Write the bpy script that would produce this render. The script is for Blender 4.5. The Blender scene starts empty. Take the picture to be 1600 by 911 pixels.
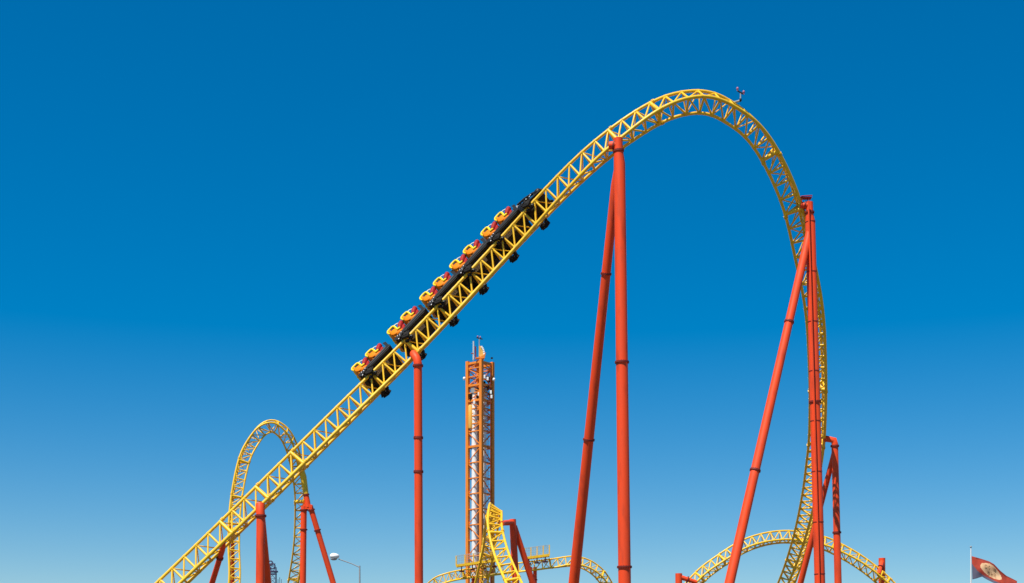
import bpy, math, random
from mathutils import Vector, Matrix
random.seed(7)
C = bpy.context.scene.collection
R = math.radians
# ---------------------------------------------------------------- camera model
F = 2200.0; CX = 800.0; HY = 1080.0; CZ = 1.7
CAM = Vector((0, 0, CZ))
def up(px, py, Y):
    return Vector(((px - CX) / F * Y, Y, CZ + (HY - py) / F * Y))
def ground_on(px1, py1, px2, py2, Y):
    """pixel line p1->p2 carried on to the ground at distance Y"""
    yb = HY + CZ * F / Y
    t = (yb - py1) / (py2 - py1)
    return up(px1 + (px2 - px1) * t, yb, Y)
# ---------------------------------------------------------------- materials
def paint(name, col, fade, rough=0.42, dirt=(0.10, 0.07, 0.05), dirt_amt=0.25, scale=0.6, metallic=0.0, spec=.5):
    m = bpy.data.materials.new(name); m.use_nodes = True
    nt = m.node_tree; N = nt.nodes; L = nt.links
    b = N['Principled BSDF']
    tc = N.new('ShaderNodeTexCoord')
    mp = N.new('ShaderNodeMapping'); mp.inputs['Scale'].default_value = (1, 1, 0.22)
    n1 = N.new('ShaderNodeTexNoise'); n1.inputs['Scale'].default_value = scale; n1.inputs['Detail'].default_value = 6
    n2 = N.new('ShaderNodeTexNoise'); n2.inputs['Scale'].default_value = scale * 7; n2.inputs['Detail'].default_value = 8
    L.new(tc.outputs['Object'], mp.inputs['Vector'])
    L.new(tc.outputs['Object'], n1.inputs['Vector']); L.new(mp.outputs['Vector'], n2.inputs['Vector'])
    r1 = N.new('ShaderNodeMapRange'); r1.inputs[1].default_value = .35; r1.inputs[2].default_value = .7
    L.new(n1.outputs['Fac'], r1.inputs[0])
    mx = N.new('ShaderNodeMix'); mx.data_type = 'RGBA'
    mx.inputs[6].default_value = (*col, 1); mx.inputs[7].default_value = (*fade, 1)
    L.new(r1.outputs[0], mx.inputs[0])
    r2 = N.new('ShaderNodeMapRange'); r2.inputs[1].default_value = .53; r2.inputs[2].default_value = .76
    r2.inputs[4].default_value = dirt_amt
    L.new(n2.outputs['Fac'], r2.inputs[0])
    m2 = N.new('ShaderNodeMix'); m2.data_type = 'RGBA'; m2.inputs[7].default_value = (*dirt, 1)
    L.new(mx.outputs[2], m2.inputs[6]); L.new(r2.outputs[0], m2.inputs[0])
    L.new(m2.outputs[2], b.inputs['Base Color'])
    rr = N.new('ShaderNodeMapRange'); rr.inputs[3].default_value = rough - .08; rr.inputs[4].default_value = rough + .2
    L.new(n2.outputs['Fac'], rr.inputs[0]); L.new(rr.outputs[0], b.inputs['Roughness'])
    b.inputs['Metallic'].default_value = metallic; b.inputs['Specular IOR Level'].default_value = spec
    return m
M = dict(
    yellow=paint('yellow_paint', (0.90, 0.525, 0.008), (0.85, 0.49, 0.015), .38, dirt_amt=.42, dirt=(.22, .10, .02)),
    red=paint('red_paint', (0.89, 0.068, 0.008), (0.76, 0.072, 0.018), .5, spec=.3, scale=.35, dirt=(.22, .03, .015), dirt_amt=.5),
    flange=paint('dark_flange', (0.26, 0.020, 0.008), (0.17, 0.015, 0.008), .6),
    orange=paint('orange_paint', (0.86, 0.24, 0.010), (0.78, 0.23, 0.02), .5, dirt_amt=.3),
    amber=paint('amber_paint', (0.82, 0.42, 0.04), (0.78, 0.46, 0.12), .5),
    black=paint('black_bodywork', (0.008, 0.008, 0.009), (0.014, 0.014, 0.014), .42, spec=.25, dirt=(.03, .03, .03)),
    rubber=paint('black_rubber', (0.010, 0.009, 0.009), (0.016, 0.014, 0.012), .75, spec=.25),
    steel=paint('bare_steel', (0.42, 0.42, 0.43), (0.30, 0.30, 0.31), .35, metallic=.8),
    grey=paint('grey_steel', (0.33, 0.34, 0.35), (0.26, 0.27, 0.28), .5),
    white=paint('white_paint', (0.86, 0.86, 0.84), (0.80, 0.80, 0.78), .5, dirt=(.3, .28, .25), dirt_amt=.25, scale=.4),
    seat=paint('orange_seat', (0.85, 0.22, 0.002), (0.80, 0.20, 0.003), .55, scale=3, spec=.15),
    harness=paint('yellow_harness', (0.88, 0.66, 0.02), (0.84, 0.60, 0.03), .5, scale=3, spec=.2),
    crimson=paint('red_guard', (0.40, 0.012, 0.010), (0.30, 0.010, 0.010), .55, scale=3, spec=.2),
    purple=paint('violet_steel', (0.045, 0.05, 0.12), (0.035, 0.04, 0.10), .5),
    pink=paint('pink_lamp', (0.42, 0.14, 0.24), (0.34, 0.10, 0.20), .3, scale=5),
    concrete=paint('concrete', (0.36, 0.35, 0.33), (0.28, 0.27, 0.25), .9),
    cloth=paint('red_cloth', (0.46, 0.045, 0.015), (0.20, 0.02, 0.012), .85, scale=2.5),
    cloth_beige=paint('beige_cloth', (0.70, 0.46, 0.27), (0.60, 0.36, 0.19), .85, scale=1.5),
    cloth_dark=paint('slate_cloth', (0.10, 0.09, 0.14), (0.07, 0.07, 0.11), .85, scale=1.5),
    ink=paint('brown_ink', (0.28, 0.15, 0.07), (0.24, 0.12, 0.06), .8),
)
# ---------------------------------------------------------------- mesh builder
class MB:
    def __init__(s): s.v = []; s.f = []; s.sm = []
    def tube(s, pts, rad, n=10, cap=True, smooth=True):
        pts = [Vector(p) for p in pts]
        if not hasattr(rad, '__len__'): rad = [rad] * len(pts)
        k0 = len(s.v); t_prev = None; u = None
        for i, p in enumerate(pts):
            a = pts[max(i - 1, 0)]; b = pts[min(i + 1, len(pts) - 1)]
            if 0 < i < len(pts) - 1:
                t = (p - a).normalized() + (b - p).normalized()
                if t.length < 1e-6: t = b - a
            else: t = b - a
            if t.length < 1e-9: t = t_prev or Vector((0, 0, 1))
            t = t.normalized()
            if u is None:
                u = t.cross(Vector((0.13, 0.07, 1)) if abs(t.z) < .95 else Vector((1, 0.1, 0))).normalized()
            else:
                u = (u - t * u.dot(t)).normalized()
            w = t.cross(u); t_prev = t
            for k in range(n):
                an = 2 * math.pi * k / n
                s.v.append(p + (u * math.cos(an) + w * math.sin(an)) * rad[i])
        m = len(pts)
        for i in range(m - 1):
            for k in range(n):
                a = k0 + i * n + k; b = k0 + i * n + (k + 1) % n
                s.f.append((a, b, b + n, a + n)); s.sm.append(smooth)
        if cap:
            # caps get vertices of their own so the side shading stays true
            for base, rev in ((k0, True), (k0 + (m - 1) * n, False)):
                q = len(s.v); s.v += [s.v[base + k].copy() for k in range(n)]
                f = tuple(q + k for k in range(n)); s.f.append(f[::-1] if rev else f); s.sm.append(False)
        return s
    def ring(s, p, axis, r, h, n=24):
        axis = Vector(axis).normalized()
        return s.tube([Vector(p) - axis * h / 2, Vector(p) + axis * h / 2], r, n)
    def box(s, c, sz, M3=None, bev=0.0):
        c = Vector(c); x, y, z = [q / 2 for q in sz]; k = len(s.v)
        if bev > 0:
            b = min(bev, x * .9, y * .9, z * .9)
            # bevelled box: three nested cross-sections along z
            lv = [(-z, x - b, y - b), (-z + b, x, y), (z - b, x, y), (z, x - b, y - b)]
            for (zz, xx, yy) in lv:
                for (sx, sy) in ((-1, -1), (1, -1), (1, 1), (-1, 1)):
                    # chamfered corners
                    ps = ((sx * (xx - b * .6), sy * yy), (sx * xx, sy * (yy - b * .6)))
                    if (sx, sy) in ((-1, -1), (1, 1)): ps = (ps[1], ps[0])
                    for (qx, qy) in ps:
                        v = Vector((qx, qy, zz)); s.v.append(c + (M3 @ v if M3 else v))
            for i in range(3):
                for j in range(8):
                    a = k + i * 8 + j; b2 = k + i * 8 + (j + 1) % 8
                    s.f.append((a, b2, b2 + 8, a + 8)); s.sm.append(False)
            s.f.append(tuple(k + j for j in range(8))[::-1]); s.sm.append(False)
            s.f.append(tuple(k + 24 + j for j in range(8))); s.sm.append(False)
            return s
        for dz in (-z, z):
            for (dx, dy) in ((-x, -y), (x, -y), (x, y), (-x, y)):
                v = Vector((dx, dy, dz)); s.v.append(c + (M3 @ v if M3 else v))
        for q in ((3, 2, 1, 0), (4, 5, 6, 7), (0, 1, 5, 4), (1, 2, 6, 5), (2, 3, 7, 6), (3, 0, 4, 7)):
            s.f.append(tuple(k + i for i in q)); s.sm.append(False)
        return s
    def beam(s, a, b, w, h=None):
        """square section beam from a to b"""
        a = Vector(a); b = Vector(b); t = (b - a); L = t.length
        if L < 1e-6: return s
        t.normalize(); u = t.cross(Vector((0, 0, 1)))
        if u.length < .05: u = Vector((1, 0, 0))
        u.normalize(); w2 = u.cross(t)
        M3 = Matrix((u, w2, t)).transposed()
        return s.box((a + b) / 2, (w, h or w, L), M3)
    def ell(s, c, r, M3=None, nu=12, nv=8):
        c = Vector(c); k = len(s.v)
        for i in range(nv + 1):
            th = math.pi * i / nv
            for j in range(nu):
                ph = 2 * math.pi * j / nu
                v = Vector((r[0] * math.sin(th) * math.cos(ph), r[1] * math.sin(th) * math.sin(ph), r[2] * math.cos(th)))
                s.v.append(c + (M3 @ v if M3 else v))
        for i in range(nv):
            for j in range(nu):
                a = k + i * nu + j; b = k + i * nu + (j + 1) % nu
                s.f.append((a, a + nu, b + nu, b)); s.sm.append(True)
        return s
    def prism(s, prof, axis_lo, axis_hi, fn):
        """extrude a 2D profile; fn(a,b,t) -> 3D point"""
        k = len(s.v); n = len(prof)
        for t in (axis_lo, axis_hi):
            for (a, b) in prof: s.v.append(Vector(fn(a, b, t)))
        for i in range(n):
            j = (i + 1) % n
            s.f.append((k + i, k + j, k + n + j, k + n + i)); s.sm.append(False)
        s.f.append(tuple(k + i for i in range(n))[::-1]); s.sm.append(False)
        s.f.append(tuple(k + n + i for i in range(n))); s.sm.append(False)
        return s
    def build(s, name, mat, parent=None, local=False):
        me = bpy.data.meshes.new(name)
        off = Vector((0, 0, 0))
        if parent is not None and not local:
            p = parent
            while p is not None: off = off + p.location; p = p.parent
        me.from_pydata([tuple(v - off) for v in s.v], [], s.f)
        me.polygons.foreach_set('use_smooth', s.sm)
        if isinstance(mat, (list, tuple)):
            for m_ in mat: me.materials.append(m_)
        else: me.materials.append(mat)
        me.update()
        import bmesh
        bm = bmesh.new(); bm.from_mesh(me); bmesh.ops.recalc_face_normals(bm, faces=bm.faces); bm.to_mesh(me); bm.free()
        o = bpy.data.objects.new(name, me); C.objects.link(o)
        if parent is not None: o.parent = parent
        return o
def tag(o, label=None, cat=None, group=None, kind=None):
    if label: o['label'] = label
    if cat: o['category'] = cat
    if group: o['group'] = group
    if kind: o['kind'] = kind
    return o
def thing(name, loc, label, cat, group=None):
    o = bpy.data.objects.new(name, None); o.location = loc; o.empty_display_size = .3
    C.objects.link(o); return tag(o, label, cat, group, 'thing')
# ---------------------------------------------------------------- track
GA = 1.35; DE = 0.92
class Track:
    def __init__(s, ctl, step=0.25):
        P = [up(c[0], c[1], c[2]) for c in ctl]; n = len(P)
        dense = []; idx = []
        E = [2 * P[0] - P[1]] + P + [2 * P[-1] - P[-2]]
        for i in range(n - 1):
            p0, p1, p2, p3 = E[i:i + 4]
            t0 = 0; t1 = t0 + (p1 - p0).length ** .5; t2 = t1 + (p2 - p1).length ** .5; t3 = t2 + (p3 - p2).length ** .5
            idx.append(len(dense))
            for k in range(24):
                t = t1 + (t2 - t1) * k / 24
                A1 = (t1 - t) / (t1 - t0) * p0 + (t - t0) / (t1 - t0) * p1
                A2 = (t2 - t) / (t2 - t1) * p1 + (t - t1) / (t2 - t1) * p2
                A3 = (t3 - t) / (t3 - t2) * p2 + (t - t2) / (t3 - t2) * p3
                B1 = (t2 - t) / (t2 - t0) * A1 + (t - t0) / (t2 - t0) * A2
                B2 = (t3 - t) / (t3 - t1) * A2 + (t - t1) / (t3 - t1) * A3
                dense.append((t2 - t) / (t2 - t1) * B1 + (t - t1) / (t2 - t1) * B2)
        idx.append(len(dense)); dense.append(P[-1])
        # light smoothing takes the hand-traced wobble out
        for _ in range(30):
            q = dense[:]
            for i in range(1, len(dense) - 1): q[i] = dense[i] * .5 + (dense[i - 1] + dense[i + 1]) * .25
            dense = q
        # normals at controls
        nc = []
        for i, c in enumerate(ctl):
            j = idx[i]; T = (dense[min(j + 1, len(dense) - 1)] - dense[max(j - 1, 0)]).normalized()
            ph = c[3]
            if isinstance(ph, tuple): nv = Vector(ph)
            else:
                v = (dense[j] - CAM).normalized(); a = (v - T * v.dot(T)).normalized(); e = T.cross(a)
                nv = e * math.cos(R(ph)) + a * math.sin(R(ph))
            nc.append((nv - T * nv.dot(T)).normalized())
        # resample
        acc = [0]
        for i in range(1, len(dense)): acc.append(acc[-1] + (dense[i] - dense[i - 1]).length)
        s.len = acc[-1]; N = int(s.len / step); s.step = s.len / N
        s.P = []; s.N = []; j = 0
        sc = [acc[i] for i in idx]
        for k in range(N + 1):
            d = s.len * k / N
            while j < len(acc) - 2 and acc[j + 1] < d: j += 1
            t = (d - acc[j]) / max(acc[j + 1] - acc[j], 1e-9)
            s.P.append(dense[j].lerp(dense[j + 1], t))
            m = 0
            while m < len(sc) - 2 and sc[m + 1] < d: m += 1
            u = min(max((d - sc[m]) / (sc[m + 1] - sc[m]), 0), 1)
            s.N.append(nc[m].lerp(nc[m + 1], u).normalized())
        for _ in range(12):
            q = s.N[:]
            for i in range(1, N): q[i] = (s.N[i] * .5 + (s.N[i - 1] + s.N[i + 1]) * .25).normalized()
            s.N = q
        s.T = [(s.P[min(i + 1, N)] - s.P[max(i - 1, 0)]).normalized() for i in range(N + 1)]
        s.N = [(nv - t * nv.dot(t)).normalized() for nv, t in zip(s.N, s.T)]
        s.L = [t.cross(nv) for t, nv in zip(s.T, s.N)]
        s.RP = [p + l * GA / 2 for p, l in zip(s.P, s.L)]
        s.RS = [p - l * GA / 2 for p, l in zip(s.P, s.L)]
        s.SP = [p - nv * DE for p, nv in zip(s.P, s.N)]
    def near(s, px, py, pts=None):
        best = None
        for i, p in enumerate(pts or s.P):
            x = CX + p.x / p.y * F; y = HY - (p.z - CZ) / p.y * F
            d = (x - px) ** 2 + (y - py) ** 2
            if best is None or d < best[0]: best = (d, i)
        return best[1]
def build_track(name, tr, label, bay=1.0, fat=(), base=None, rr=.098, splice=8, n_r=12):
    th = thing(name, base or Vector((tr.P[0].x, tr.P[0].y, 0)), label, 'roller coaster track')
    for pts in (tr.RP, tr.RS):
        MB().tube(pts, rr, n_r).build('running_rail', M['yellow'], th)
    MB().tube(tr.SP, rr * 1.12, n_r).build('spine_tube', M['yellow'], th)
    st = max(1, round(bay / tr.step)); nodes = list(range(st // 2, len(tr.P) - 1, st))
    # nearest 100 stay parts
    def vis(i):
        p = tr.P[i]; x = CX + p.x / p.y * F; y = HY - (p.z - CZ) / p.y * F
        return -10 < x < 1610 and y < 925
    fats = set()
    for (x, y) in fat:
        i = tr.near(x, y); fats.add(min(nodes, key=lambda q: abs(q - i)))
    made = 0; rest = MB()
    for q, i in enumerate(nodes):
        visible = vis(i) and made < 96
        b = MB() if visible else rest
        P, S, Q = tr.RP[i], tr.RS[i], tr.SP[i]
        f = 1.75 if i in fats else 1.0
        b.tube([P, Q], .072 * f, 8); b.tube([S, Q], .072 * f, 8)
        lo = tr.N[i] * -.16
        b.tube([P, P + lo * .9 - tr.L[i] * .12, S + lo * .9 + tr.L[i] * .12, S], .05 * f, 8)
        # gusset lugs at the rail ends
        for (X, sgn) in ((P, -1), (S, 1)):
            b.tube([X - tr.T[i] * .09, X + tr.T[i] * .09], rr * 1.07, 10)
        if i in fats:
            for X in (P, S, Q): b.ring(X + tr.T[i] * .16, tr.T[i], rr * 1.45, .06, 16); b.ring(X + tr.T[i] * .26, tr.T[i], rr * 1.45, .06, 16)
            b.tube([tr.P[i] - tr.N[i] * .3, Q], .08, 8)
        if q < len(nodes) - 1:
            j = nodes[q + 1]
            b.tube([Q, tr.RP[j]], .056, 7); b.tube([Q, tr.RS[j]], .056, 7)
            lj = tr.N[j] * -.14
            a, c = (P, tr.RS[j]) if q % 2 else (S, tr.RP[j])
            b.tube([a + lo * .8, c + lj * .9], .040, 6)
        if visible:
            b.build('truss_bay', M['yellow'], th); made += 1
    if rest.v:
        o = rest.build('truss_bays', M['yellow'], th); o['kind'] = 'stuff'
    return th
main = Track([
    (-10, 1092, 84, 75), (80, 1062, 84, 75), (170, 1004, 84, 75), (269, 911, 84.8, 70), (400, 784, 85.5, 68), (531, 654, 86.5, 64), (653, 532, 87.5, 58),
    (798, 376.5, 88, 58), (868, 301.5, 87.5, 66), (922, 249.5, 87, 76), (966, 214, 86.8, 82), (1019, 179.5, 86.8, 94), (1053, 165, 87, 102), (1088, 159.3, 87.3, 111),
    (1112, 162.5, 87.6, 114), (1134, 172.5, 88, 119), (1169, 198, 88.8, 126), (1194.5, 231, 89.6, 130), (1219, 279, 90.8, 134), (1236.5, 326, 91.8, 136), (1252, 395, 93.5, 138),
    (1264.5, 455, 95.5, 139), (1270.5, 499, 97, 139), (1273.5, 545, 99, 138), (1275.5, 600, 101.5, 137), (1275, 677, 106, 133), (1271.5, 720, 109, 128), (1265.5, 772, 113, 120), (1252, 840, 118.5, 108),
    (1228, 913, 125, 98), (1195, 980, 129, 95), (1150, 1040, 132, 92), (1080, 1088, 134, 90)])
build_track('coaster_track', main, 'tall yellow lattice track carrying the train up to its high overbanked crest',
            fat=[(465, 719), (648, 538), (958, 220), (1017, 180), (1219, 232), (1236, 326), (1275, 598), (1275, 686), (1252, 840), (1240, 872), (350, 833), (405, 780)])
loop = Track([
    (330, 1085, 146, 130), (352, 1010, 147, 130), (367, 911, 148, 130), (366, 850, 149, 132), (370, 785, 150, 136), (383, 719, 151, 136), (394, 695, 151.5, 134),
    (409, 673, 152, 125), (426, 665.5, 152.5, 112), (443, 676, 153, 104), (455, 697, 154, 104), (463, 726, 155, 112), (468, 765, 156, 128),
    (467.5, 800, 157, 140), (466, 850, 158, 135), (458, 911, 160, 125), (445, 975, 163, 118), (420, 1070, 166, 100)])
build_track('coaster_track', loop, 'small yellow vertical loop standing behind the lower left of the tall track',
            fat=[(384, 719), (372, 780), (462, 722), (467, 790), (458, 905)])
arch = Track([
    (985, 1085, 150, 80), (1030, 1000, 150, 80), (1060, 942, 150, 80), (1096, 899, 150, 82), (1125, 877, 150, 78), (1163, 853, 150.5, 74), (1202, 841, 151, 70), (1240, 839, 151.5, 72), (1290, 849.5, 152, 80),
    (1316, 862, 152, 88), (1341, 876.5, 152, 95), (1372, 900, 152, 100), (1400, 928, 152, 100), (1450, 1000, 152, 95), (1500, 1085, 152, 95)])
build_track('coaster_track', arch, 'low yellow arch of track crossing behind the tall red column at the lower right', fat=[(1098, 898), (1125, 877), (1370, 898), (1385, 912)])
hump = Track([
    (862, 1085, 100, (.6, .8, .1)), (845, 1010, 103, (.6, .8, .1)), (822, 950, 106.5, (.6, .8, .1)), (803, 911, 109, (.6, .8, 0)), (785, 869, 111.5, (.6, .8, 0)), (775, 832, 113.5, (0.55, .8, -.1)),
    (773, 812, 115.2, (.45, .7, -.5)), (771.5, 803, 118.5, (.3, .2, -1)), (769.5, 815, 122.5, (.4, -.5, -.8)), (765, 850, 126, (.5, -.8, -.1)), (758, 885, 128, (.5, -.8, 0)), (749, 925, 129, (.5, -.8, 0)), (735, 1000, 131, (.5, -.8, 0)), (720, 1080, 131, (.5, -.8, 0))])
build_track('coaster_track', hump, 'steep yellow hump of track seen end on in front of the orange tower', fat=[(776, 840), (802, 911), (757, 880)], bay=.95)
flat = Track([
    (652, 1085, 182, 60), (655, 985, 182, 60), (667, 925, 181, 55), (684, 908, 180, 55), (702, 901.5, 180, 52), (725, 896.5, 179, 50), (760, 892.5, 178, 50), (800, 887.5, 178, 50), (840, 883, 178, 52), (870, 879.5, 178, 56), (890, 877, 178, 64), (906, 878.5, 178, 70),
    (922, 885, 178.5, 80), (936, 896, 179, 90), (947, 911, 180, 98), (958, 935, 181, 100), (975, 1000, 182, 100), (985, 1080, 182, 100)])
build_track('coaster_track', flat, 'far low yellow run of track passing under the walkways beside the orange tower', fat=[(723, 897), (867, 879), (936, 897)], bay=1.1)
# ---------------------------------------------------------------- supports
def column(th, pts, rad, rings=(), n=28, name='column', foot=True, ring_w=1.28, mat='red'):
    """pts: 3D polyline, rings: fractions given as image rows"""
    o = MB().tube(pts, rad, n).build(name, M[mat], th)
    a, b = pts[-2], pts[-1]; ax = (b - a).normalized()
    if not hasattr(rad, '__len__'): rad = [rad] * len(pts)
    for rg in rings:
        y, w = rg if isinstance(rg, tuple) else (rg, ring_w)
        for i in range(len(pts) - 1):
            ya = HY - (pts[i].z - CZ) / pts[i].y * F; yb = HY - (pts[i + 1].z - CZ) / pts[i + 1].y * F
            if ya <= y <= yb:
                # perspective-correct point on the segment
                lo, hi = 0, 1
                for _ in range(30):
                    t = (lo + hi) / 2; p = pts[i].lerp(pts[i + 1], t)
                    if HY - (p.z - CZ) / p.y * F < y: lo = t
                    else: hi = t
                r = rad[i] + (rad[i + 1] - rad[i]) * t; dr = (pts[i + 1] - pts[i]).normalized()
                if w > 1.1:
                    m = MB()
                    m.ring(p - dr * .028, dr, r * w, .045, n); m.ring(p + dr * .028, dr, r * w, .045, n)
                    # bolts round the flange
                    u = dr.cross(Vector((0.2, 1, 0))).normalized(); v = dr.cross(u)
                    for k in range(16):
                        an = 2 * math.pi * k / 16
                        c = p + (u * math.cos(an) + v * math.sin(an)) * r * (w + 1) / 2
                        m.ring(c, dr, .026, .15, 6)
                    m.build('flange', M['flange'], th)
                else:
                    MB().ring(p, dr, r * w, .05, n).build('weld_band', M['flange'], th)
                break
    if foot:
        g = pts[-1]; r = rad[-1]
        MB().box((g.x, g.y, .18), (r * 4.2, r * 4.2, .42), bev=.06).build('footing', M['concrete'], th)
        MB().ring((g.x, g.y, .43), (0, 0, 1), r * 1.6, .06).build('base_plate', M['flange'], th)
    return o
def sup(name, g, label, group='red tubular supports of the coaster'):
    return thing(name, Vector((g.x, g.y, 0)), label, 'coaster support', group)
def yb(Y): return HY + CZ * F / Y
# column under the ascending track at left
i = main.near(409, 790, main.SP); q = main.SP[i]
g = ground_on(407.5, 800, 406.5, 911, q.y - .15)
th = sup('support_column', g, 'red tubular support with dark rear leg under the lower left of the tall track')
column(th, [q + Vector((-.12, .05, -.02)), q + Vector((-.1, -.1, -.35)), up(407.5, 805, q.y - .15), g], [.27, .27, .26, .27], [(806, 1.3)])
column(th, [up(409, 806, q.y + .2), ground_on(411, 812, 419.5, 911, q.y + 9)], [.2, .27], [])
# column 650
i = main.near(647, 549, main.SP); q = main.SP[i]
g = ground_on(653, 575, 654.5, 911, q.y - .5)
th = sup('support_column', g, 'single red pillar with bent elbow top directly below the climbing train')
column(th, [q + Vector((-.1, 0, .04)), up(646.5, 553.5, q.y - .25), up(651, 560, q.y - .45), up(653, 568, q.y - .5), up(653.1, 574, q.y - .5), g], [.23, .25, .255, .255, .25, .27],
       [(571.5, 1.3), (684, 1.18), (737, 1.2)])
# A-frame 970
i = main.near(957, 229, main.SP); q = main.SP[i]; Yc = q.y - .15
g = ground_on(968, 258, 976, 911, Yc)
th = sup('support_column', g, 'thick red column with slanting second leg carrying the track just before the crest')
column(th, [up(965.5, 216.5, Yc), up(966.3, 236, Yc), up(968, 256, Yc), g], [.28, .28, .345, .40], [(236, 1.22), (566, 1.2), (886, 1.2)])
column(th, [q + Vector((-.12, 0, 0)), up(966, 227, Yc)], [.23, .27], name='arm', foot=False)
MB().ring(q.lerp(up(966, 228, Yc), .45), up(966, 228, Yc) - q, .32, .09).build('flange', M['flange'], th)
column(th, [up(966, 256, Yc + .1), up(961.5, 290, Yc + .5), ground_on(961.5, 290, 896.5, 911, Yc + 11)], [.2, .27, .39], [(428, 1.22), (687, 1.2)], name='slanting_leg')
# tall right column
i = main.near(1250, 321, main.SP); q = main.SP[i]; Yc = q.y - .1
g = ground_on(1266, 347, 1281, 911, Yc)
th = sup('support_column', g, 'tallest red column with cable conduit and small top platform at the right side descent')
top = up(1264.5, 316, Yc)
column(th, [top, up(1264.8, 333, Yc), up(1266, 347, Yc), g], [.235, .235, .32, .35],
       [(332, 1.35), (347, 1.05), (425, 1.05), (503, 1.05), (580, 1.05), (628, 1.2), (658, 1.05), (737, 1.05), (816, 1.05), (897, 1.05)])
column(th, [q, up(1258, 321.5, Yc), up(1264.5, 321, Yc)], [.2, .2, .21], name='arm', foot=False)
MB().ring(q.lerp(up(1264.5, 321, Yc), .5), up(1264.5, 321, Yc) - q, .27, .1).build('flange', M['flange'], th)
m = MB(); c0 = up(1264, 318, Yc) + Vector((-.13, -.46, 0)); c1 = Vector((g.x - .13, g.y - .48, .3))
m.tube([c0, c0.lerp(c1, .4), c1], .055, 8)
for k in range(24):
    p = c0.lerp(c1, (k + .5) / 24); m.beam(p + Vector((0, .02, 0)), p + Vector((.05, .3, 0)), .05)
m.build('cable_conduit', M['red'], th)
m = MB(); pc = up(1258, 311, Yc)
for sx in (-.25, .2):
    for sy in (-.2, .2):
        m.tube([pc + Vector((sx, sy, -.3)), pc + Vector((sx, sy, .1))], .02, 6)
m.box(pc + Vector((0, 0, .05)), (.8, .5, .04)); m.tube([pc + Vector((-.3, -.25, .1)), pc + Vector((.4, -.25, .14))], .03, 6)
m.build('top_platform', M['crimson'], th)
column(th, [up(1265.6, 352, Yc), up(1262.6, 373, Yc - .1), ground_on(1233, 503, 1180, 735, Yc - 6)], [.16, .25, .33], [(503, 1.2), (735, 1.2)], name='slanting_leg')
# third right column
i = main.near(1289, 686, main.SP); q = main.SP[i]; Yc = q.y - .1
g = ground_on(1304.5, 700, 1309.5, 911, Yc)
th = sup('support_column', g, 'shorter red column with bent top and rear leg just right of the tallest column')
column(th, [q, up(1291, 685.5, Yc), up(1303, 688, Yc), up(1304.3, 694, Yc), g], [.21, .24, .25, .25, .29], [(697, 1.3), (832, 1.25)])
column(th, [up(1303.5, 708, Yc), ground_on(1303, 712, 1251, 911, Yc + 6)], [.2, .27], [(760, 1.0)], name='slanting_leg')
# leaning pillar behind the lower left
i = main.near(351, 846, main.SP); q = main.SP[i]
g = ground_on(350, 852, 331.5, 911, q.y + 8)
th = sup('support_column', g, 'leaning thin red leg under the lowest visible stretch of the tall track')
column(th, [q + Vector((0, .1, 0)), up(347.5, 859, q.y + .9), g], [.15, .17, .2], [(872, 1.3)])
# left loop supports
i = loop.near(473, 745, loop.SP); q = loop.SP[i]
Yc = q.y
g = ground_on(475, 800, 473.5, 911, Yc)
th = sup('support_column', g, 'forked red support with yellow adaptor on the right side of the small loop')
j = loop.near(470, 720, loop.SP)
o = MB().tube([loop.SP[j], up(474, 745, Yc), up(478, 772, Yc)], [.28, .36, .3], 14).build('adaptor', M['yellow'], th)
column(th, [up(478, 771, Yc), up(480, 782, Yc), up(481.5, 793, Yc)], [.27, .3, .32], [(773, 1.3)], name='collar', foot=False)
MB().beam(up(474, 791, Yc), up(488, 793, Yc), .55).build('fork_joint', M['red'], th)
column(th, [up(475, 791, Yc), up(474.6, 805, Yc), g], [.33, .33, .36], [(797, 1.35), (827.5, 1.3)])
column(th, [up(485, 792, Yc), ground_on(488, 800, 521, 911, Yc + 2)], [.3, .34], [(797, 1.35), (828.5, 1.3)], name='slanting_leg')
j = loop.near(461, 785, loop.SP)
MB().tube([loop.RS[j], up(476, 783, Yc)], .2, 12).build('arm', M['yellow'], th)
i = loop.near(361, 820, loop.SP); q = loop.SP[i]
g = ground_on(363.5, 840, 363.5, 911, q.y + 1.5)
th = sup('support_column', g, 'thin red post half hidden behind the left side of the small loop')
column(th, [q, up(363.5, 838, q.y + 1.2), g], [.16, .2, .24], [])
# arch supports
def arch_sup(px, ytop, Y, ax, ay, label):
    j = arch.near(ax, ay); g = ground_on(px, ytop, px, 911, Y)
    th = sup('support_column', g, label)
    column(th, [up(px, ytop, Y), g], [.36, .38], [])
    column(th, [arch.SP[j], up(px, ytop + 5, Y)], [.22, .26], name='arm', foot=False)
    MB().ring(arch.SP[j].lerp(up(px, ytop + 5, Y), .5), up(px, ytop + 5, Y) - arch.SP[j], .36, .12).build('flange', M['flange'], th)
arch_sup(1060.5, 896, 149, 1083, 908, 'flat topped red post holding the left foot of the low arch')
arch_sup(1378, 872, 153.5, 1372, 898, 'flat topped red post rising just above the right end of the low arch')
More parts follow.
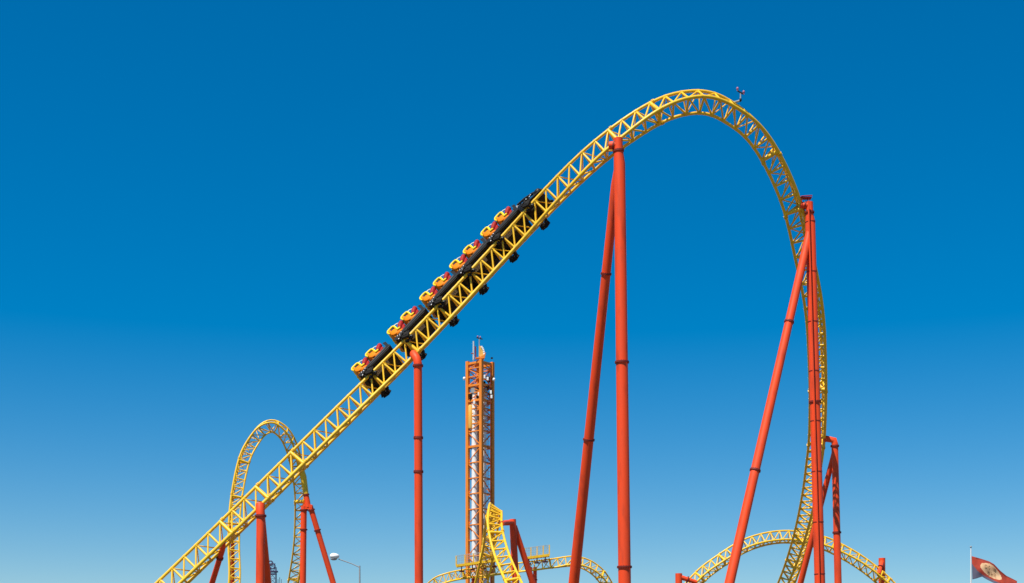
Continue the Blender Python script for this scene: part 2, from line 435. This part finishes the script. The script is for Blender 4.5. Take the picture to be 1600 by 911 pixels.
# hump supports
j = hump.near(785, 817, hump.RP if False else hump.RS); q = hump.RS[j]; Yc = q.y + 3.2
g = ground_on(801.5, 812, 806, 911, Yc)
th = sup('support_column', g, 'red A-frame with level top arm beside the steep end-on hump')
column(th, [up(801, 811.5, Yc), g], [.28, .32], [])
column(th, [q, up(788, 817, Yc - 1.5), up(801, 816.5, Yc)], [.2, .22, .24], name='arm', foot=False)
column(th, [up(803.5, 822, Yc + .2), ground_on(805, 828, 832, 911, Yc + 4)], [.24, .3], [], name='slanting_leg')
for (px, y0, Y, r, lab) in ((740.5, 900, 179, .27, 'stubby red post under the far track at the foot of the orange tower'),
                           (829, 886, 178.5, .2, 'stubby red post under the right walkway, left one of a pair'),
                           (836, 886, 178.5, .24, 'stubby red post under the right walkway, right one of a pair')):
    g = ground_on(px, y0, px, 911, Y)
    th = sup('support_column', g, lab)
    column(th, [up(px, y0, Y), g], r, [(906, 1.3)])
# ---------------------------------------------------------------- train
def car_body():
    b = MB()
    prof = [(-.35, .50), (1.95, .50), (2.22, .60), (2.30, .78), (2.22, .98), (1.2, .88), (.5, .86), (-.30, .92), (-.50, .84), (-.52, .62)]
    # outer side shells and centre tub
    for (x0, x1, k) in ((-.76, -.62, 1), (.62, .76, 1)):
        b.prism(prof, x0, x1, lambda a, c, t: (t, a, c))
    tub = [(y, z if z < .84 else z - .12) for (y, z) in prof]
    b.prism(tub, -.615, .615, lambda a, c, t: (t, a, c))
    for sx in (-1, 1):      # rounded upper rails of the body
        b.tube([(sx * .68, -.46, .86), (sx * .70, .5, .88), (sx * .70, 1.3, .90), (sx * .68, 2.0, .98), (sx * .60, 2.3, .90)], [.07, .09, .09, .1, .05], 10)
        b.tube([(sx * .77, 0, .60), (sx * .77, 2.2, .62)], .045, 8)
        # swept fin at the front corner
        b.prism([(2.0, .86), (2.26, .84), (2.42, 1.6), (2.24, 1.75), (2.16, 1.25)], sx * .60 - .025, sx * .62 + .025, lambda a, c, t: (t, a, c))
    return b
def bogie(par):
    for sx in (-1, 1):
        for sy in (-.2, .2):
            x = sx * GA / 2
            for (c, ax, r, h) in (((x, sy, .255), (1, 0, 0), .15, .06), ((x, sy, -.235), (1, 0, 0), .125, .05), ((x + sx * .235, sy, 0), (0, 0, 1), .13, .05)):
                c = Vector(c); ax = Vector(ax)
                MB().tube([c - ax * h, c - ax * h * .6, c + ax * h * .6, c + ax * h], [r * .9, r, r, r * .9], 16).build('wheel', M['rubber'], par, local=True)
                MB().tube([c - ax * (h + .02), c + ax * (h + .02)], r * .4, 10).build('hub', M['steel'], par, local=True)
def bogie_frame():
    b = MB()
    for sx in (-1, 1):
        b.box((sx * (GA / 2 + .14), 0, .24), (.06, .5, .16), bev=.02)
        b.tube([(sx * (GA / 2 + .36), -.34, .05), (sx * (GA / 2 + .38), 0, .16), (sx * (GA / 2 + .36), .34, .05)], .055, 8)
        b.tube([(sx * (GA / 2 + .38), 0, .16), (sx * (GA / 2 + .36), 0, -.2), (sx * (GA / 2 + .1), 0, -.34)], .06, 8)
        b.tube([(sx * (GA / 2 + .34), -.3, -.16), (sx * (GA / 2 + .30), 0, -.36), (sx * (GA / 2 + .34), .3, -.16)], .06, 8)
        b.tube([(sx * (GA / 2 - .1), -.2, -.3), (sx * (GA / 2 + .1), 0, -.36), (sx * (GA / 2 - .1), .2, -.3)], .04, 8)
        b.ell((sx * (GA / 2 + .26), 0, -.1), (.17, .26, .2))
        b.ell((sx * (GA / 2 + .1), 0, .36), (.2, .2, .1))
    b.tube([(-.8, 0, .36), (.8, 0, .36)], .08, 10)
    b.box((0, 0, .36), (.5, .5, .22), bev=.04)
    return b
def smooth(pts, rad, k=5):
    P = [Vector(p) for p in pts]; E = [2 * P[0] - P[1]] + P + [2 * P[-1] - P[-2]]; o = []; r = []
    for i in range(len(P) - 1):
        a, b, c, d = E[i:i + 4]
        for q in range(k):
            t = q / k
            o.append(.5 * ((2 * b) + (c - a) * t + (2 * a - 5 * b + 4 * c - d) * t * t + (3 * b - a - 3 * c + d) * t ** 3))
            r.append(rad[i] + (rad[i + 1] - rad[i]) * t)
    return o + [P[-1]], r + [rad[-1]]
def seat_meshes():
    sh = MB()       # bucket shell
    sh.ell((0, -.34, .62), (.37, .19, .60), Matrix.Rotation(R(-6), 3, 'X'), 16, 12)
    sh.ell((0, .02, .20), (.36, .44, .22), None, 16, 10)
    for sx in (-1, 1):
        sh.ell((sx * .32, -.16, .50), (.09, .34, .34), Matrix.Rotation(R(10), 3, 'X'), 14, 10)
        sh.ell((sx * .33, -.36, .92), (.09, .15, .22), None, 12, 8)
    hr = MB(); hr.box((0, -.13, .90), (.60, .46, .46), bev=.12); hr.ell((0, -.02, .62), (.32, .24, .42), None, 14, 10)
    ha = MB()
    for sx in (-1, 1):
        ha.tube(*smooth([(sx * .37, -.48, .64), (sx * .37, -.50, .88), (sx * .34, -.38, 1.10), (sx * .30, -.08, 1.20), (sx * .29, .14, 1.17), (sx * .31, .18, .98), (sx * .36, .12, .62), (sx * .41, .06, .30)],
                [.05, .065, .08, .085, .085, .08, .075, .055]), 12)
        ha.ell((sx * .40, .16, .30), (.07, .17, .08))
    ha.ell((0, -.44, .86), (.34, .09, .24), None, 14, 10)
    ha.tube([(-.29, .14, 1.15), (.29, .14, 1.15)], .075, 10); ha.tube([(-.3, .14, .78), (.3, .14, .78)], .07, 10)
    gu = MB()
    for sx in (-1, 1):
        gu.tube(*smooth([(sx * .22, .22, .44), (sx * .22, .34, .56), (sx * .22, .58, .76), (sx * .22, .78, .88), (sx * .22, .85, .90)], [.10, .17, .20, .16, .05]), 12)
    gu.box((0, .5, .4), (.44, .3, .6), Matrix.Rotation(R(-30), 3, 'X'), bev=.06)
    pi = MB(); pi.tube([(0, .02, -.35), (0, 0, .05)], .14, 10)
    ft = MB()
    for sx in (-1, 1): ft.tube(*smooth([(sx * .26, .16, 1.20), (sx * .25, .36, 1.20), (sx * .23, .54, 1.12), (sx * .2, .64, .96)], [.03, .035, .035, .03]), 8)
    return sh, hr, ha, gu, pi, ft
def copy_tree(o, parent=None):
    c = o.copy(); C.objects.link(c); c.parent = parent
    for ch in o.children[:]: copy_tree(ch, c)
    return c
def make_car():
    t = thing('coaster_car', (0, 0, 0), 'x', 'roller coaster car', 'cars of the black coaster train')
    car_body().build('body', M['black'], t)
    g = MB()
    g.box((.3, .9, .385), (.5, 1.15, .03))
    for k in range(7): g.box((.3, .4 + k * .16, .36), (.46, .07, .05))
    g.build('brake_plate', M['grey'], t)
    bf = bogie_frame().build('bogie', M['rubber'], t)
    bogie(bf)
    k = MB()
    for sx in (-1, 1):
        for (y, z) in ((-.28, .62), (-.12, .56), (.06, .64), (-.2, .42)): k.ell((sx * .87, y, z), (.04, .06, .05), nu=8, nv=6)
        k.box((sx * .66, -.2, .82), (.2, .1, .06)); k.ell((sx * .74, -.36, .5), (.05, .07, .06)); k.ell((sx * .5, -.3, .66), (.06, .07, .06))
    k.build('fittings', M['steel'], t)
    sh, hr, ha, gu, pi, ft = seat_meshes()
    ms = None
    for y in (.10, 1.36):
        for x in (-.44, .44):
            if ms is None:
                s0 = sh.build('seat', M['seat'], t, local=True)
                hr.build('headrest', M['rubber'], s0, local=True); ha.build('harness', M['harness'], s0, local=True)
                gu.build('leg_guard', M['crimson'], s0, local=True); pi.build('pedestal', M['black'], s0, local=True)
                ft.build('hand_bar', M['white'], s0, local=True)
                ms = s0; s = s0; s0.scale = (.92, .9, .9)
            else: s = copy_tree(ms, t)
            s.location = (x, y, .98)
    return t
def make_nose():
    t = thing('nose_car', (0, 0, 0), 'short black nose unit of bare trusswork at the very top of the train', 'roller coaster car', 'cars of the black coaster train')
    b = MB()
    b.prism([(-.3, .42), (1.1, .40), (1.18, .62), (.2, 1.02), (-.3, 1.05)], -.5, .5, lambda a, c, z: (z, a, c))
    for sx in (-1, 1):
        b.tube([(sx * .7, -.35, 1.28), (sx * .66, .2, 1.22), (sx * .6, .8, .98), (sx * .5, 1.32, .66), (sx * .45, 1.36, .45)], [.06, .08, .09, .1, .08], 10)
        b.tube([(sx * .66, -.3, .6), (sx * .62, 1.2, .5)], .07, 8)
        for y in (-.1, .3, .7): b.tube([(sx * .65, y, .55), (sx * .64, y + .25, 1.1 - y * .3)], .04, 6)
        b.ell((sx * .62, 1.05, .72), (.14, .24, .2))
    b.tube([(-.55, 1.2, .72), (.55, 1.2, .72)], .1, 10)
    b.build('nose_frame', M['black'], t)
    p = MB()
    p.prism([(-.55, 1.18), (-.1, 1.26), (-.05, 1.31), (-.62, 1.62), (-.7, 1.56)], -.6, .6, lambda a, c, z: (z, a, c))
    p.build('spoiler', M['grey'], t)
    bf = bogie_frame().build('bogie', M['rubber'], t)
    bogie(bf)
    k = MB()
    for sx in (-1, 1):
        for (y, z) in ((.05, .9), (.25, .95), (.5, .86), (.62, .92), (.2, .66)): k.ell((sx * .68, y, z), (.05, .07, .05), nu=8, nv=6)
    k.build('fittings', M['steel'], t)
    return t
def put(o, tr, i, j):
    p = tr.P[i]; T = (tr.P[j] - p).normalized(); n = tr.N[(i + j) // 2]; n = (n - T * n.dot(T)).normalized(); l = T.cross(n)
    Mx = Matrix((l, T, n)).transposed().to_4x4(); Mx.translation = p
    o.matrix_world = Mx
labs = ['tail car at the bottom end of the climbing train, two rows of orange seats',
        'second car from the bottom of the train, next above the red elbow pillar top',
        'middle car of the climbing train with two rows of orange seats',
        'fourth car from the bottom of the train, next behind the leading seated car',
        'leading seated car right behind the black nose unit of the train']
bp = [(587.5, 590.5), (640, 537.5), (691, 485), (741, 432.5), (788, 383), (835, 335)]
bi = [main.near(*p) for p in bp]
proto = make_car()
for k in range(5):
    o = proto if k == 0 else copy_tree(proto)
    o['label'] = labs[k]; put(o, main, bi[k], bi[k + 1])
nose = make_nose(); put(nose, main, bi[5], bi[5] + 4)
# ---------------------------------------------------------------- warning light bracket on the crest
i = main.near(1146, 161); Yl = main.P[i].y
b0 = main.RP[main.near(1147, 162, main.RP)]; Yl = b0.y
th = thing('obstruction_light', Vector((b0.x, b0.y, 0)), 'small twin lamp on a bent grey bracket just past the crest of the tall track', 'warning light')
MB().tube([b0 + Vector((0, 0, .05)), up(1153, 158.5, Yl), up(1156.3, 156.5, Yl), up(1157.2, 152, Yl), up(1157, 146, Yl)], [.045, .07, .06, .04, .035], 8).build('bracket', M['grey'], th)
MB().ell(up(1156.8, 156.3, Yl), (.09, .09, .12)).build('joint', M['black'], th)
MB().beam(up(1152.5, 142, Yl), up(1161.5, 147, Yl), .07).build('crossbar', M['black'], th)
for (x, y) in ((1152.3, 138.5), (1162, 143.8)):
    MB().tube([up(x, y + 3.4, Yl), up(x, y + 1.6, Yl)], .05, 8).ell(up(x, y, Yl), (.08, .08, .10)).build('lamp', M['pink'], th)
# ---------------------------------------------------------------- orange drop tower
YT = 200.0; K = YT / F
f0 = up(752, 1080, YT); f0.z = 0
S = 2.5; A = R(38)
dl = Vector((-math.cos(A), math.sin(A), 0)); dr = Vector((math.sin(A), math.cos(A), 0))
cor = [f0, f0 + dl * S, f0 + dl * S + dr * S, f0 + dr * S]; ctr = f0 + (dl + dr) * S / 2
th = thing('drop_tower', Vector((ctr.x, ctr.y, 0)), 'slim orange square lattice tower with white masts inside, standing behind the short hump', 'tower ride')
def zt(py): return CZ + (HY - py) * K
ztop = zt(561)
M3 = Matrix((dl, dr, Vector((0, 0, 1)))).transposed()
for c in cor:
    MB().box((c.x, c.y, ztop / 2), (.46, .46, ztop), M3).build('leg', M['orange'], th)
rows = [565, 573, 586, 600, 611.5, 624, 636.5, 648, 660, 672, 696] + [721 + 24.4 * k for k in range(15)]
for k, y in enumerate(rows):
    z = zt(y); b = MB(); w = .3 if y in (565, 600, 624, 696) else .15
    for a in range(4): b.beam(cor[a] + Vector((0, 0, z)), cor[(a + 1) % 4] + Vector((0, 0, z)), w)
    b.build('ring_frame', M['orange'], th)
    if k < len(rows) - 1:
        z2 = zt(rows[k + 1]); b = MB()
        for a in range(4):
            p, q_ = cor[a], cor[(a + 1) % 4]
            if (k + a) % 2: p, q_ = q_, p
            b.beam(p + Vector((0, 0, z)), q_ + Vector((0, 0, z2)), .11)
        if k < 10 or k % 2:
            b.beam(cor[0] + Vector((0, 0, z)), cor[2] + Vector((0, 0, z)), .05); b.beam(cor[1] + Vector((0, 0, z)), cor[3] + Vector((0, 0, z)), .05)
        b.build('cross_brace', M['orange'] , th)
for (px, dy, r) in ((741.5, 1.25, .42), (757.5, 1.1, .27)):
    p = up(px, 1080, YT + dy)
    MB().tube([(p.x, p.y, 0), (p.x, p.y, zt(612))], r, 16).build('mast', M['white'], th)
    MB().tube([(p.x, p.y, zt(612)), (p.x, p.y, zt(604))], r * 1.3, 12).build('mast_head', M['grey'], th)
b = MB(); p = up(742, 1080, YT + .8)
for k in range(17): b.tube([(p.x - .22, p.y + .3, zt(600) - k * 2.2), (p.x + .25, p.y + .25, zt(600) - k * 2.2 - .25)], .03, 6)
b.build('cable_clips', M['grey'], th)
p = up(735.7, 1080, YT + 1.3)
b = MB(); b.tube([(p.x, p.y, zt(667)), (p.x, p.y, zt(665)), (p.x, p.y, zt(632)), (p.x, p.y, zt(630))], [.34, .38, .38, .3], 16); b.build('counterweight', M['amber'], th)
for (px, py, s1, s2) in ((746, 612, .5, .9), (746, 620, .35, .6), (762, 606, .5, .5), (767, 617, .5, 1.0), (757, 600, .3, .7), (764, 594, .5, .6), (737, 620, .55, .8), (752, 584, .2, .3), (743, 628, .5, .5)):
    MB().box(up(px, py, YT + 1.2), (s1, .5, s2), bev=.05).build('winch_box', M['rubber'], th)
for (px, py) in ((741, 629), (748, 616), (767, 613), (768, 620), (762, 592), (757, 589), (741, 645)):
    MB().box(up(px, py, YT + .2), (.28, .3, .5), bev=.05).build('junction_box', M['white'], th)
b = MB()
for k in range(9): b.tube([up(746 + .3 * k % 3, 568 + k * 4, YT + 1.1), up(741 + (k % 3) * 4, 574 + k * 4, YT + .8)], .08, 6)
b.tube([up(746.5, 563, YT + 1), up(746.5, 606, YT + 1)], .2, 8)
b.build('inner_stair', M['orange'], th)
for (px, py) in ((725.5, 591.5), (771.8, 593)):
    MB().ell(up(px, py, YT), (.2, .2, .25)).build('side_lamp', M['white'], th)
b = MB(); p = up(764.5, 1080, YT + .9)
for sx in (-.18, .18): b.tube([(p.x + sx, p.y, 0), (p.x + sx, p.y, zt(575))], .05, 6)
for k in range(60): b.tube([(p.x - .18, p.y, zt(578) - k * .62), (p.x + .18, p.y, zt(578) - k * .62)], .03, 5)
b.build('ladder', M['flange'], th)
b = MB(); p = up(748, 1080, YT + 1.9)
b.tube([(p.x, p.y, 0), (p.x, p.y, zt(580))], .08, 6); b.tube([(p.x + .3, p.y, 0), (p.x + .3, p.y, zt(590))], .06, 6)
b.build('cable_run', M['grey'], th)
# head: sheave hood, antenna, crossbar
b = MB(); hood = []
for k in range(9):
    a = R(-20 + k * 15); hood.append((math.cos(a) * .8, math.sin(a) * 1.35))
prof = [(-.2, -.1)] + [(h[0] * .9, h[1]) for h in hood] + [(-.2, 1.3), (-.2, .7)]
hb = up(750, 556, YT + .6)
b.prism(prof, -.3, .3, lambda a, c, t: (hb.x + a * .75, hb.y + t, hb.z + c)); b.build('sheave_hood', M['amber'], th)
b = MB()
for k in range(6): 
    a = R(-5 + k * 14); b.box((hb.x + math.cos(a) * .6, hb.y - .1, hb.z + math.sin(a) * 1.3), (.24, .6, .26), bev=.04)
b.build('hood_ribs', M['white'], th)
MB().prism([(0, 0), (1.3, .05), (1.5, .9), (1.2, .5), (.7, .25), (0, .12)], -.35, .35, lambda a, c, t: (up(742.5, 560, YT).x + a, YT + .4 + t, up(742, 560, YT).z + c)).build('hood_base', M['orange'], th)
MB().tube([up(740, 563, YT + .9), up(740, 533, YT + .4)], [.12, .11], 8).build('antenna', M['white'], th)
MB().tube([up(743.5, 562, YT + .8), up(743, 541, YT + .5)], .09, 8).tube([up(736, 552.3, YT + .4), up(740, 552.3, YT + .4)], .07, 6).build('stub_pole', M['flange'], th)
MB().tube([up(748.5, 562, YT + .5), up(749, 528, YT + .5)], .07, 8).build('pole', M['grey'], th)
b = MB(); b.beam(up(744.5, 527.6, YT + .5), up(754, 530, YT + .5), .13); b.build('crossbar', M['black'], th)
for (x, y) in ((746.5, 526), (750.5, 527)): MB().ell(up(x, y, YT + .5), (.1, .1, .16)).build('lamp', M['pink'], th)
MB().box(up(768.5, 559.6, YT + 1.9), (.3, .3, .2)).build('beacon', M['black'], th)
MB().box((ctr.x, ctr.y, .2), (5, 5, .5), M3, bev=.08).build('footing', M['concrete'], th)
# ---------------------------------------------------------------- walkways over the far track
def walkway(x0, y0, x1, y1, Y, label, n):
    a = up(x0, y0, Y); b2 = up(x1, y1, Y); t = (b2 - a)
    th = thing('maintenance_walkway', Vector((a.x, a.y, 0)), label, 'walkway', 'yellow maintenance walkways')
    off = Vector((0, 1.1, 0))
    m = MB(); m.beam(a, b2, .12, .3); m.beam(a + off, b2 + off, .12, .3)
    m.build('side_beam', M['yellow'], th)
    m = MB(); kf = int(t.length / .3)
    for k in range(kf): m.box(a + t * ((k + .5) / kf) + off * .5 + Vector((0, 0, .08)), (.24, 1.0, .04))
    m.build('deck', M['yellow'], th)
    for k in range(n + 1):
        for o_ in (Vector((0, 0, 0)), off):
            p = a + t * (k / n) + o_
            MB().beam(p, p + Vector((0, 0, 1.25)), .11).build('railing_post', M['yellow'], th)
    m = MB()
    for o_ in (Vector((0, 0, 0)), off):
        for h in (1.25, .95, .65, .35): m.tube([a + o_ + Vector((0, 0, h)), b2 + o_ + Vector((0, 0, h))], .028 if h > 1 else .018, 6)
    for e_ in (a, b2):
        for h in (1.25, .65): m.tube([e_ + Vector((0, 0, h)), e_ + off + Vector((0, 0, h))], .025, 6)
    kk = int(t.length / .22)
    for k in range(kk): 
        p = a + t * (k / kk); m.tube([p + Vector((0, 0, .1)), p + Vector((0, 0, 1.22))], .009, 4)
    m.build('railing', M['grey'], th)
    ns = max(3, int(t.length / 1.3))
    for k in range(ns):
        m = MB()
        p = a + t * ((k + .5) / ns) + off * .5
        m.beam(p, p + Vector((0, 0, -.8)), .14); m.beam(p + Vector((-.3, 0, -.75)), p + Vector((.3, 0, -.75)), .2)
        m.build('hanger', M['flange'], th)
walkway(712.5, 884, 781, 874.5, 176.5, 'yellow walkway with railing passing the foot of the orange tower', 5)
walkway(820, 872, 858.5, 867, 176.5, 'short yellow walkway with tall railing right of the red A-frame', 4)
# ---------------------------------------------------------------- street lamp
YL = 80.0; g = up(562.2, yb(YL), YL)
th = thing('street_lamp', Vector((g.x, g.y, 0)), 'slim grey street lamp with white oval head reaching left, beside the forked red leg', 'street lamp')
MB().tube([(g.x, g.y, 0), up(562, 884, YL)], [.085, .042], 14).build('pole', M['grey'], th)
MB().tube([up(562.2, 886.5, YL), up(550, 881, YL), up(529, 873.5, YL)], [.03, .026, .03], 8).build('arm', M['grey'], th)
hc = up(522.7, 869.6, YL)
h = MB(); h.ell(hc + Vector((0, 0, .02)), (.28, .22, .165)); h.ell(hc + Vector((-.05, 0, .04)), (.22, .19, .16)); h.build('lamp_head', M['white'], th)
MB().ell(hc + Vector((-.04, 0, -.13)), (.2, .16, .09)).build('lens', M['grey'], th)
MB().ring((g.x, g.y, .05), (0, 0, 1), .2, .1).build('base_plate', M['grey'], th)
# ---------------------------------------------------------------- flag
YF = 75.0; g = up(1517.3, yb(YF), YF)
th = thing('flagpole', Vector((g.x, g.y, 0)), 'thin white flagpole at the lower right edge flying the red flag', 'flagpole')
MB().tube([(g.x, g.y, 0), up(1517, 856, YF)], [.06, .026], 12).build('pole', M['white'], th)
MB().ell(up(1517, 854.5, YF), (.06, .06, .05)).build('finial', M['grey'], th)
MB().box((g.x, g.y, .1), (.6, .6, .22), bev=.04).build('footing', M['concrete'], th)
TOP = [(0, 1518.2, 869), (.2, 1531, 872.5), (.4, 1546, 877.5), (.52, 1553, 881.5), (.66, 1562, 891), (.82, 1573, 900), (1, 1589, 908)]
BOT = [(0, 1519.2, 905.5), (.12, 1526, 903.8), (.24, 1534.5, 901), (.34, 1541, 905), (.5, 1552, 910.5), (.66, 1562, 914), (.82, 1573, 922), (1, 1588, 930)]
def ip(tab, u):
    for a, b_ in zip(tab, tab[1:]):
        if u <= b_[0] + 1e-9:
            t = (u - a[0]) / (b_[0] - a[0]); t = t * t * (3 - 2 * t) * .4 + t * .6
            return a[1] + (b_[1] - a[1]) * t, a[2] + (b_[2] - a[2]) * t
    return tab[-1][1:]
NU, NV = 72, 40
vs = []; fs = []; mi = []
for iu in range(NU + 1):
    u = iu / NU; tx, ty = ip(TOP, u); bx_, by_ = ip(BOT, u)
    for iv in range(NV + 1):
        v = iv / NV
        # folds run diagonally from the upper hoist corner
        d = .06 * math.sin(9 * u + 5.5 * v) * min(1, u * 4) + .02 * math.sin(21 * u - 9 * v) * min(1, u * 5) - .28 * v * (1 - .3 * u)
        Yv = YF + d * 1.0
        vs.append(up(tx + (bx_ - tx) * v, ty + (by_ - ty) * v, Yv) - Vector((g.x, g.y, 0)))
for iu in range(NU):
    for iv in range(NV):
        a = iu * (NV + 1) + iv; fs.append((a, a + NV + 1, a + NV + 2, a + 1))
        u = (iu + .5) / NU; v = (iv + .5) / NV
        mm = 0
        pe = ((u - .46) / .25) ** 2 + ((v - .44 - (u - .46) * .05) / .34) ** 2
        if pe < 1: mm = 1
        if v > .30 + 2.4 * u and u < .26: mm = 2
        if v > .88 and u > .22: mm = 2
        if v < .07 and u > .1: mm = 3
        mi.append(mm)
me = bpy.data.meshes.new('flag'); me.from_pydata([tuple(v) for v in vs], [], fs)
for m_ in ('cloth', 'cloth_beige', 'cloth_dark', 'flange'): me.materials.append(M[m_])
me.polygons.foreach_set('material_index', mi); me.polygons.foreach_set('use_smooth', [True] * len(fs)); me.update()
fl = bpy.data.objects.new('flag', me); C.objects.link(fl)
sm = fl.modifiers.new('cloth_thickness', 'SOLIDIFY'); sm.thickness = .008
fl.location = (g.x, g.y, 0)
tag(fl, 'red flag with a pale lettered patch drooping from the thin white flagpole', 'flag')
# lettering strokes on the patch, two lines of worn characters
st = MB(); rnd = random.Random(11)
def fp(u, v):
    iu = min(NU, max(0, round(u * NU))); iv = min(NV, max(0, round(v * NV)))
    tx, ty = ip(TOP, u); bx_, by_ = ip(BOT, u)
    d = .06 * math.sin(9 * u + 5.5 * v) * min(1, u * 4) + .02 * math.sin(21 * u - 9 * v) * min(1, u * 5) - .28 * v * (1 - .3 * u)
    return up(tx + (bx_ - tx) * v, ty + (by_ - ty) * v, YF + d - .02)
glyph = {'D': [[(0, 0), (0, 1), (.7, .8), (.8, .4), (.6, .05), (0, 0)]], 'O': [[(.1, .1), (0, .6), (.4, 1), (.8, .6), (.7, .1), (.1, .1)]], 'N': [[(0, 1), (0, 0), (.8, 1), (.8, 0)]],
         'H': [[(0, 0), (0, 1)], [(.7, 0), (.7, 1)], [(0, .5), (.7, .5)]], 'E': [[(.7, 0), (0, 0), (0, 1), (.7, 1)], [(0, .5), (.5, .5)]], 'R': [[(0, 1), (0, 0), (.7, .1), (.7, .45), (0, .5), (.8, 1)]], 'L': [[(0, 0), (0, 1), (.7, 1)]]}
for (line, u0, v0, w, h_) in (('DONE', .31, .24, .075, .17), ('OHR', .37, .52, .08, .2)):
    for k, ch in enumerate(line):
        for stroke in glyph[ch]:
            st.tube([fp(u0 + (k + .7 * x) * w, v0 + y * h_ - .02 * k) for (x, y) in stroke], .009, 5)
ink = st.build('lettering', M['ink'], fl); ink.location = (0, 0, 0)
# ---------------------------------------------------------------- distant ride tower
YD = 260.0; g = up(426.5, yb(YD), YD)
th = thing('ride_tower', Vector((g.x, g.y, 0)), 'small dark violet steel ride top far away, peeping out beside the dark red leg', 'tower ride')
KD = YD / F
m = MB()
for sx in (-.55, .55):
    for sy in (-.55, .55): m.beam(Vector((g.x + sx, g.y + sy, 0)), Vector((g.x + sx, g.y + sy, CZ + (HY - 886) * KD)), .12)
z = 0
while z < CZ + (HY - 888) * KD:
    m.beam((g.x - .55, g.y - .55, z), (g.x + .55, g.y - .55, z + .9), .07); m.beam((g.x - .55, g.y - .55, z + .9), (g.x + .55, g.y - .55, z + .9), .08); m.beam((g.x - .55, g.y + .55, z + .9), (g.x + .55, g.y - .55, z), .06); z += .9
m.build('lattice', M['purple'], th)
m = MB()
for (px, py, r) in ((422.5, 880, .42), (425.5, 884.5, .5)):
    c = up(px, py, YD - .6)
    m.tube([c + Vector((math.cos(t_ * .628) * r, 0, math.sin(t_ * .628) * r)) for t_ in range(11)], .13, 8)
m.build('wheel_ring', M['purple'], th)
MB().box(up(426.5, 893, YD), (1.7, 1.4, .3), bev=.05).box(up(426, 897, YD), (1.2, 1.2, .2)).build('top_deck', M['purple'], th)
th = thing('ride_pylon', Vector((up(437, 1080, YD).x, YD, 0)), 'faint pale violet pylon far away just right of the dark violet ride top', 'pylon')
p = up(437, yb(YD), YD); m = MB()
for sx in (-.3, 0, .3): m.beam((p.x + sx, p.y, 0), (p.x + sx, p.y, CZ + (HY - (902 if sx == 0 else 905)) * KD), .08)
m.build('mast', M['purple'], th)
# ---------------------------------------------------------------- ground
me = bpy.data.meshes.new('ground'); G = 6000
me.from_pydata([(-G, -G, 0), (G, -G, 0), (G, G, 0), (-G, G, 0)], [], [(0, 1, 2, 3)])
gm = bpy.data.materials.new('pavement'); gm.use_nodes = True; nt = gm.node_tree; N = nt.nodes; L = nt.links; b = N['Principled BSDF']
tc = N.new('ShaderNodeTexCoord'); n1 = N.new('ShaderNodeTexNoise'); n1.inputs['Scale'].default_value = .05; n1.inputs['Detail'].default_value = 8
n2 = N.new('ShaderNodeTexNoise'); n2.inputs['Scale'].default_value = 8; n2.inputs['Detail'].default_value = 6
L.new(tc.outputs['Object'], n1.inputs['Vector']); L.new(tc.outputs['Object'], n2.inputs['Vector'])
cr = N.new('ShaderNodeValToRGB'); cr.color_ramp.elements[0].position = .4; cr.color_ramp.elements[0].color = (.09, .08, .065, 1)
cr.color_ramp.elements[1].position = .6; cr.color_ramp.elements[1].color = (.16, .14, .11, 1)
L.new(n1.outputs['Fac'], cr.inputs['Fac'])
mx = N.new('ShaderNodeMix'); mx.data_type = 'RGBA'; mx.blend_type = 'MULTIPLY'; mx.inputs[0].default_value = .4
L.new(cr.outputs['Color'], mx.inputs[6]); L.new(n2.outputs['Color'], mx.inputs[7]); L.new(mx.outputs[2], b.inputs['Base Color'])
b.inputs['Roughness'].default_value = .9
me.materials.append(gm); o = bpy.data.objects.new('ground', me); C.objects.link(o); o['kind'] = 'structure'
# ---------------------------------------------------------------- light and sky
sd = Vector((-.275, -.36, .89)).normalized()
el = math.asin(sd.z); az = math.atan2(sd.x, sd.y)
ld = bpy.data.lights.new('sun', 'SUN'); ld.energy = 5.0; ld.angle = R(.5); ld.color = (1, .93, .80)
lo = bpy.data.objects.new('sun', ld); C.objects.link(lo); lo.rotation_euler = sd.to_track_quat('Z', 'Y').to_euler()
w = bpy.data.worlds.new('World'); bpy.context.scene.world = w; w.use_nodes = True; nt = w.node_tree
bg = nt.nodes['Background']; sky = nt.nodes.new('ShaderNodeTexSky'); sky.sky_type = 'NISHITA'; sky.sun_disc = False
sky.sun_elevation = el; sky.sun_rotation = az % (2 * math.pi)
sky.altitude = 1500; sky.air_density = 1.15; sky.dust_density = .3; sky.ozone_density = 4.5
SKY_SAT = 1.68
hs = nt.nodes.new('ShaderNodeHueSaturation'); hs.inputs['Saturation'].default_value = SKY_SAT; hs.inputs['Hue'].default_value = .499; hs.inputs['Value'].default_value = 1.0
gm_ = nt.nodes.new('ShaderNodeGamma'); gm_.inputs['Gamma'].default_value = .82
nt.links.new(sky.outputs[0], gm_.inputs['Color']); nt.links.new(gm_.outputs[0], hs.inputs['Color']); nt.links.new(hs.outputs[0], bg.inputs['Color'])
bg.inputs['Strength'].default_value = .113
# ---------------------------------------------------------------- camera
cd = bpy.data.cameras.new('camera'); co = bpy.data.objects.new('camera', cd); C.objects.link(co)
co.location = CAM; co.rotation_euler = (R(90), 0, 0)
cd.sensor_width = 36; cd.lens = 36 * F / 1600; cd.shift_y = (HY - 455.5) / 1600; cd.clip_start = .1; cd.clip_end = 12000
sc = bpy.context.scene; sc.camera = co
sc.view_settings.view_transform = 'Standard'; sc.view_settings.look = 'None'; sc.view_settings.gamma = 1; sc.view_settings.exposure = .4
